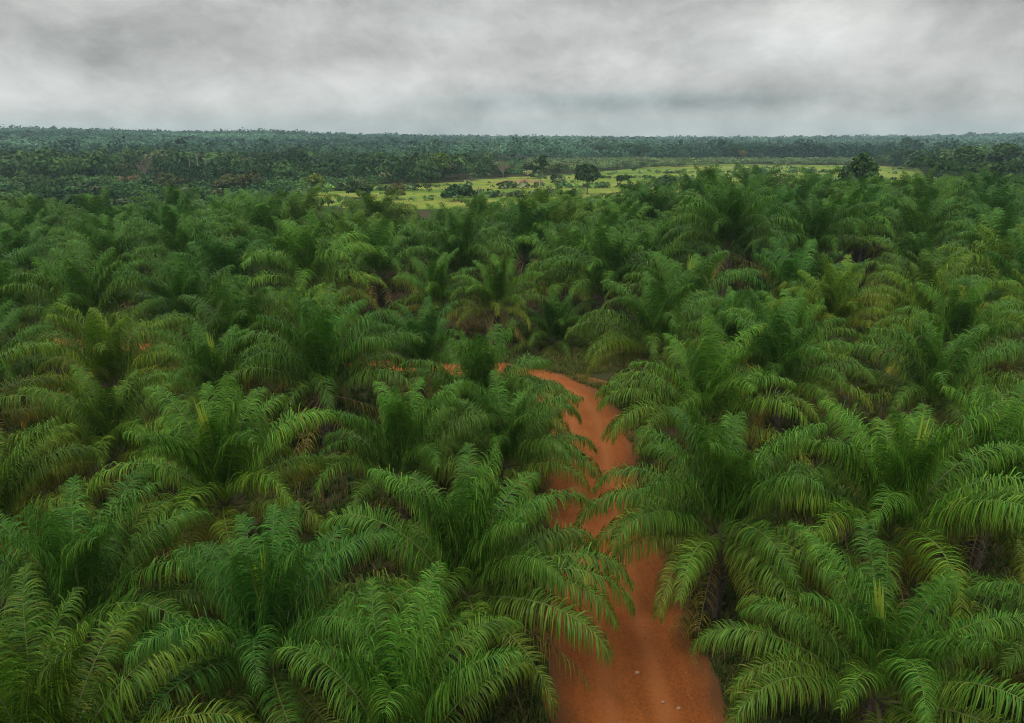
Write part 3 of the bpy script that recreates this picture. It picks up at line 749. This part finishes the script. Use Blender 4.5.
# ---------------------------------------------------------------- far woods, each read as one mass
def forest(name, label, specs, seed, mat=None):
    """specs: rows of (x, y, height, width, brightness, age, hue, clumps)"""
    r = np.random.default_rng(seed); Vs, Cs = [], []
    for nq in np.unique(specs[:, 7]).astype(int):
        s = specs[specs[:, 7] == nq]; n = len(s)
        d = norm(r.normal(0, 1, (n, nq, 3))); d[..., 2] = np.abs(d[..., 2]) * np.where(r.random((n, nq)) < .25, -.5, 1)
        rad = np.stack([s[:, 3] / 2, s[:, 3] / 2, s[:, 2] * .42], 1)[:, None]
        c = np.stack([s[:, 0], s[:, 1], terrain(s[:, 0], s[:, 1]) + s[:, 2] * .6], 1)[:, None]
        P = c + d * rad * r.uniform(.65, 1.05, (n, nq, 1))
        nrm = norm(d + r.normal(0, .55, d.shape) + [0, 0, .3])
        a = norm(np.cross(nrm, r.normal(0, 1, d.shape))); b = np.cross(nrm, a)
        sz = (s[:, 3] * .74 / math.sqrt(nq))[:, None, None] * r.uniform(.6, 1.25, (n, nq, 1))
        V = np.stack([P - a * sz - b * sz * .4, P + a * sz * .2 - b * sz * .8, P + a * sz + b * sz * .3, P - a * sz * .2 + b * sz * .8], 2)
        C = np.ones((n, nq, 4, 4)); C[..., 0] = (s[:, 4][:, None] * np.clip(r.normal(1, .15, (n, nq)), .5, 1.5))[..., None]
        C[..., 1] = s[:, 5][:, None, None]; C[..., 2] = s[:, 6][:, None, None]
        Vs.append(V.reshape(-1, 3)); Cs.append(C.reshape(-1, 4))
    V = np.concatenate(Vs); C = np.concatenate(Cs)
    return tag(link(name, mesh_np(name, V, np.arange(len(V)).reshape(-1, 4), [mat or M_WOOD], C)), label, kind='stuff')

def scatter(r, n, a0, a1, d0, d1):
    az = r.uniform(a0, a1, n); D = np.sqrt(r.uniform(d0 ** 2, d1 ** 2, n))
    return az, D
def build_woods():
    r = np.random.default_rng(31)
    # where the field stops, by direction
    field_end = lambda az: np.interp(az, [-.80, -.36, -.32, -.22, -.10, -.05, .05, .15, .3, .5, .56, .62, .8], [168, 160, 190, 318, 345, 398, 420, 500, 580, 570, 450, 235, 190])
    rowsp = []
    def add(az, D, h, w, br, ag, hu, q):
        rowsp.append(np.stack([az * D, D, h, w, br, ag, hu, np.full(len(az), q)], 1))
    # middle distance wood and scrub
    az, D = scatter(r, 14500, -.82, .82, 150, 640)
    ok = (D < 560) | (az > -.05); az, D = az[ok], D[ok]
    ok = D > field_end(az) - 14 + r.normal(0, 6, len(D)); az, D = az[ok], D[ok]
    patch = np.sin(az * 23 + D / 37) + np.sin(az * 11 - D / 61 + 2)
    tall = ((D > 320) & (az < -.03)) | ((az > .5) & (D > 300))
    h = np.where(tall, r.gamma(6, 1.0, len(D)).clip(3, 12) * (1 + .15 * patch), r.uniform(2.2, 5.0, len(D)))
    lowg = (~tall) & (az > .02)
    w = h * r.uniform(.8, 1.25, len(D)) + np.where(tall, 0, 2.5)
    br = np.where(lowg, 2.0 + .35 * np.sin(D / 9 + az * 40), np.where(tall, 1.0 + .42 * np.sin(az * 37 + D / 24) * np.cos(az * 90 - D / 15), 1.35 + .3 * patch)) * np.clip(r.normal(1, .28, len(D)), .5, 2)
    ag = np.where(r.random(len(D)) < .07, .5, .08) * r.random(len(D)) + np.where(lowg, .16, 0)
    add(az, D, h, w, br, ag, np.clip(.4 + .18 * patch + r.normal(0, .2, len(D)), 0, 1), 90)
    wood = np.concatenate(rowsp); rowsp.clear()
    forest('woodland', 'mixed wood and scrub between the plantation and the hills', wood, 5)
    # hill woods and the far plantation
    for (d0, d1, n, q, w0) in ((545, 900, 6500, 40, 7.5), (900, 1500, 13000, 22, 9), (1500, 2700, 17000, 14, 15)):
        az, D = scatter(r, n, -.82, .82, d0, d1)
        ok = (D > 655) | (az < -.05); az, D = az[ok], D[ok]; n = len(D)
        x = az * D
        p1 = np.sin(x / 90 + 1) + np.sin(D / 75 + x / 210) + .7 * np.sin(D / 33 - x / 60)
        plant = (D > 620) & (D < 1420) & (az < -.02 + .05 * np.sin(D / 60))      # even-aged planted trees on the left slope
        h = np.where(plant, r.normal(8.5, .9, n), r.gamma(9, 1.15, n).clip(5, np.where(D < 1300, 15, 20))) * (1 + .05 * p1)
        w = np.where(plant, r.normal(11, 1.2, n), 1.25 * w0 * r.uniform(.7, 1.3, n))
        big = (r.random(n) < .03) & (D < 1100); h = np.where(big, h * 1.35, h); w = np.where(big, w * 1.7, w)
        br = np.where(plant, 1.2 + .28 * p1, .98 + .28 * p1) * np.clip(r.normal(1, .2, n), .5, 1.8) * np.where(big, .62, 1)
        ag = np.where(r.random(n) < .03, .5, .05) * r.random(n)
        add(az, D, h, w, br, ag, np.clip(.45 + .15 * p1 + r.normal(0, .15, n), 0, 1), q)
    forest('forest', 'forest and planted trees covering the far hills, coloured blue green for haze', np.concatenate(rowsp), 6, M_HILL_HAZED)
build_woods()

# low tussocks and weeds over the field
def tussocks():
    r = np.random.default_rng(44)
    az = r.uniform(-.40, .62, 2300); D = r.uniform(205, 560, 2300)
    lim = np.interp(az, [-.40, -.32, -.22, -.05, .05, .15, .3, .5, .62], [240, 262, 330, 400, 410, 490, 555, 540, 400])
    k = (D < lim) & (np.sin(az * 31 + D / 14) + np.sin(D / 9 - az * 60) + r.normal(0, .6, len(D)) > .35); az, D = az[k], D[k]
    for D0, a0, a1, n0 in ((252, -.10, .10, 110), (300, -.03, .22, 90), (372, .02, .34, 130), (430, .2, .48, 130), (285, -.28, -.12, 80)):   # hedge lines across the grass
        aa = r.uniform(a0, a1, n0); az = np.r_[az, aa]; D = np.r_[D, D0 + 25 * (aa - a0) + r.normal(0, 1.6, n0)]
    x = az * D
    bare = ((x - 4) / 16) ** 2 + ((D - 344) / 15) ** 2 < 1
    az, D = az[~bare], D[~bare]; n = len(D)
    h = r.gamma(2, .45, n).clip(.3, 2.6)
    sp = np.stack([az * D, D, h, h * r.uniform(1.4, 3.2, n), np.clip(r.normal(1.7, .7, n), .6, 3.4), np.clip(r.normal(.15, .18, n), 0, .7), r.random(n), np.full(n, 14)], 1)
    forest('field_weeds', 'tall weeds and tussocks dotted over the grass field', sp, 8)
tussocks()

# ---------------------------------------------------------------- air
def haze():
    me = bpy.data.meshes.new('haze')
    x0, x1, y0, y1, z0, z1 = -3100, 3100, -700, 3150, -5.0, 75.0
    me.from_pydata([(x0, y0, z0), (x1, y0, z0), (x1, y1, z0), (x0, y1, z0), (x0, y0, z1), (x1, y0, z1), (x1, y1, z1), (x0, y1, z1)], [],
                   [(0, 3, 2, 1), (4, 5, 6, 7), (0, 1, 5, 4), (1, 2, 6, 5), (2, 3, 7, 6), (3, 0, 4, 7)])
    m, nt, out = new_mat('haze')
    v = N(nt, 'ShaderNodeVolumePrincipled'); v.inputs['Density'].default_value = .00017
    v.inputs['Color'].default_value = (.60, .87, .96, 1); v.inputs['Anisotropy'].default_value = .2
    nt.links.new(v.outputs[0], out.inputs['Volume'])
    me.materials.append(m)
    tag(link('haze', me), 'thin pale haze over the whole valley', kind='stuff')
haze()

# ---------------------------------------------------------------- sky
SUN_EL, SUN_AZ = R(58), R(215)          # azimuth clockwise from +Y: high, behind and to the left
def world():
    w = bpy.data.worlds.new('World'); S.world = w; w.use_nodes = True
    nt = w.node_tree; nt.nodes.clear()
    out = nt.nodes.new('ShaderNodeOutputWorld'); bg = nt.nodes.new('ShaderNodeBackground')
    bg.inputs['Strength'].default_value = .1
    sky = N(nt, 'ShaderNodeTexSky', sky_type='NISHITA', sun_disc=False, sun_elevation=SUN_EL, sun_rotation=SUN_AZ)
    tc = N(nt, 'ShaderNodeTexCoord'); sx = N(nt, 'ShaderNodeSeparateXYZ'); nt.links.new(tc.outputs['Generated'], sx.inputs[0])
    az = math_n(nt, 'ARCTAN2', sx.outputs[0], sx.outputs[1]); el = math_n(nt, 'ARCSINE', sx.outputs[2])
    def noise(ka, ke, off, detail, rough=.55, dist=0.0):
        c = N(nt, 'ShaderNodeCombineXYZ'); nt.links.new(math_n(nt, 'MULTIPLY', az, ka), c.inputs[0]); nt.links.new(math_n(nt, 'MULTIPLY', el, ke), c.inputs[1]); c.inputs[2].default_value = off
        n = N(nt, 'ShaderNodeTexNoise', i_Scale=1.0, i_Detail=detail, i_Roughness=rough, i_Distortion=dist); nt.links.new(c.outputs[0], n.inputs[0]); return n.outputs[0]
    n1 = noise(5.5, 9.5, 3.1, 8, .58, .35); n2 = noise(15, 27, 7.7, 8, .6, .3); n3 = noise(2.2, 11, 1.4, 3)
    def blob(px_, py_, sx_, sy_, amp):
        a0, e0 = (px_ - 512) / 700, (138 - py_) / 700
        u = math_n(nt, 'DIVIDE', math_n(nt, 'SUBTRACT', az, a0), sx_ / 700); v = math_n(nt, 'DIVIDE', math_n(nt, 'SUBTRACT', el, e0), sy_ / 700)
        r2 = math_n(nt, 'ADD', math_n(nt, 'MULTIPLY', u, u), math_n(nt, 'MULTIPLY', v, v))
        return math_n(nt, 'MULTIPLY', math_n(nt, 'POWER', 2.718, math_n(nt, 'MULTIPLY', r2, -1.0)), amp)
    val = math_n(nt, 'MULTIPLY_ADD', math_n(nt, 'SUBTRACT', n1, .5), .78, .565)
    val = math_n(nt, 'ADD', val, math_n(nt, 'MULTIPLY', math_n(nt, 'SUBTRACT', n2, .5), .36))
    val = math_n(nt, 'ADD', val, math_n(nt, 'MULTIPLY', math_n(nt, 'SUBTRACT', n3, .5), .16))
    for b in ((60, 104, 260, 20, .17), (320, 102, 120, 16, .15), (90, 62, 260, 16, -.10), (755, 48, 75, 28, .20), (760, 70, 160, 40, .05), (640, 106, 200, 9, -.14), (980, 22, 110, 45, -.16), (900, 95, 220, 26, -.06), (400, 55, 300, 14, -.05), (300, 8, 420, 30, -.07)):
        val = math_n(nt, 'ADD', val, blob(*b))
    # overcast sky grows brighter towards the zenith
    up = math_n(nt, 'MULTIPLY', math_n(nt, 'SUBTRACT', el, .20, clamp=True), 1.35)
    val = math_n(nt, 'ADD', val, up)
    val = math_n(nt, 'MULTIPLY', val, 10.0)
    cc = N(nt, 'ShaderNodeCombineXYZ')
    for k, f in enumerate((1.0, .995, .965)): nt.links.new(math_n(nt, 'MULTIPLY', val, f), cc.inputs[k])
    # thin places let a little blue through
    thin = ramp(nt, n3, [(.50, (0, 0, 0)), (.8, (.14, .14, .14))])
    cool = math_n(nt, 'ADD', math_n(nt, 'MULTIPLY', blob(600, 106, 180, 9, 1.0), .5), thin, clamp=True)
    c = mixc(nt, cool, cc.outputs[0], mixc(nt, 1.0, cc.outputs[0], (.80, .99, 1.06), 'MULTIPLY'))
    c = mixc(nt, .04, c, sky.outputs[0])
    nt.links.new(c, bg.inputs[0]); nt.links.new(bg.outputs[0], out.inputs[0])
    w.cycles.sampling_method = 'MANUAL'; w.cycles.sample_map_resolution = 1024
world()
L = bpy.data.lights.new('sun', 'SUN'); L.energy = 1.5; L.angle = R(12); L.color = (1, .96, .9)
sun = bpy.data.objects.new('sun', L); COL.objects.link(sun)
d = Vector((math.sin(SUN_AZ) * math.cos(SUN_EL), math.cos(SUN_AZ) * math.cos(SUN_EL), math.sin(SUN_EL)))
sun.rotation_euler = (-d).to_track_quat('-Z', 'Y').to_euler()

# ---------------------------------------------------------------- camera and output
cam = bpy.data.cameras.new('camera'); cam.sensor_width = 36; cam.lens = 700 / 1024 * 36; cam.clip_end = 12000; cam.clip_start = .1
co = bpy.data.objects.new('camera', cam); COL.objects.link(co); co.location = (0, 0, 20); co.rotation_euler = (R(90 - 17.7), 0, 0)
S.camera = co
S.render.engine = 'CYCLES'
S.view_settings.view_transform = 'Standard'; S.view_settings.look = 'None'; S.view_settings.exposure = 0; S.view_settings.gamma = 1
S.cycles.max_bounces = 6; S.cycles.diffuse_bounces = 3; S.cycles.glossy_bounces = 2; S.cycles.transmission_bounces = 3; S.cycles.volume_bounces = 0
S.cycles.use_denoising = True; S.cycles.use_adaptive_sampling = False; S.cycles.filter_width = 1.0; S.cycles.denoising_prefilter = 'NONE'
S.render.resolution_x, S.render.resolution_y = 1024, 723
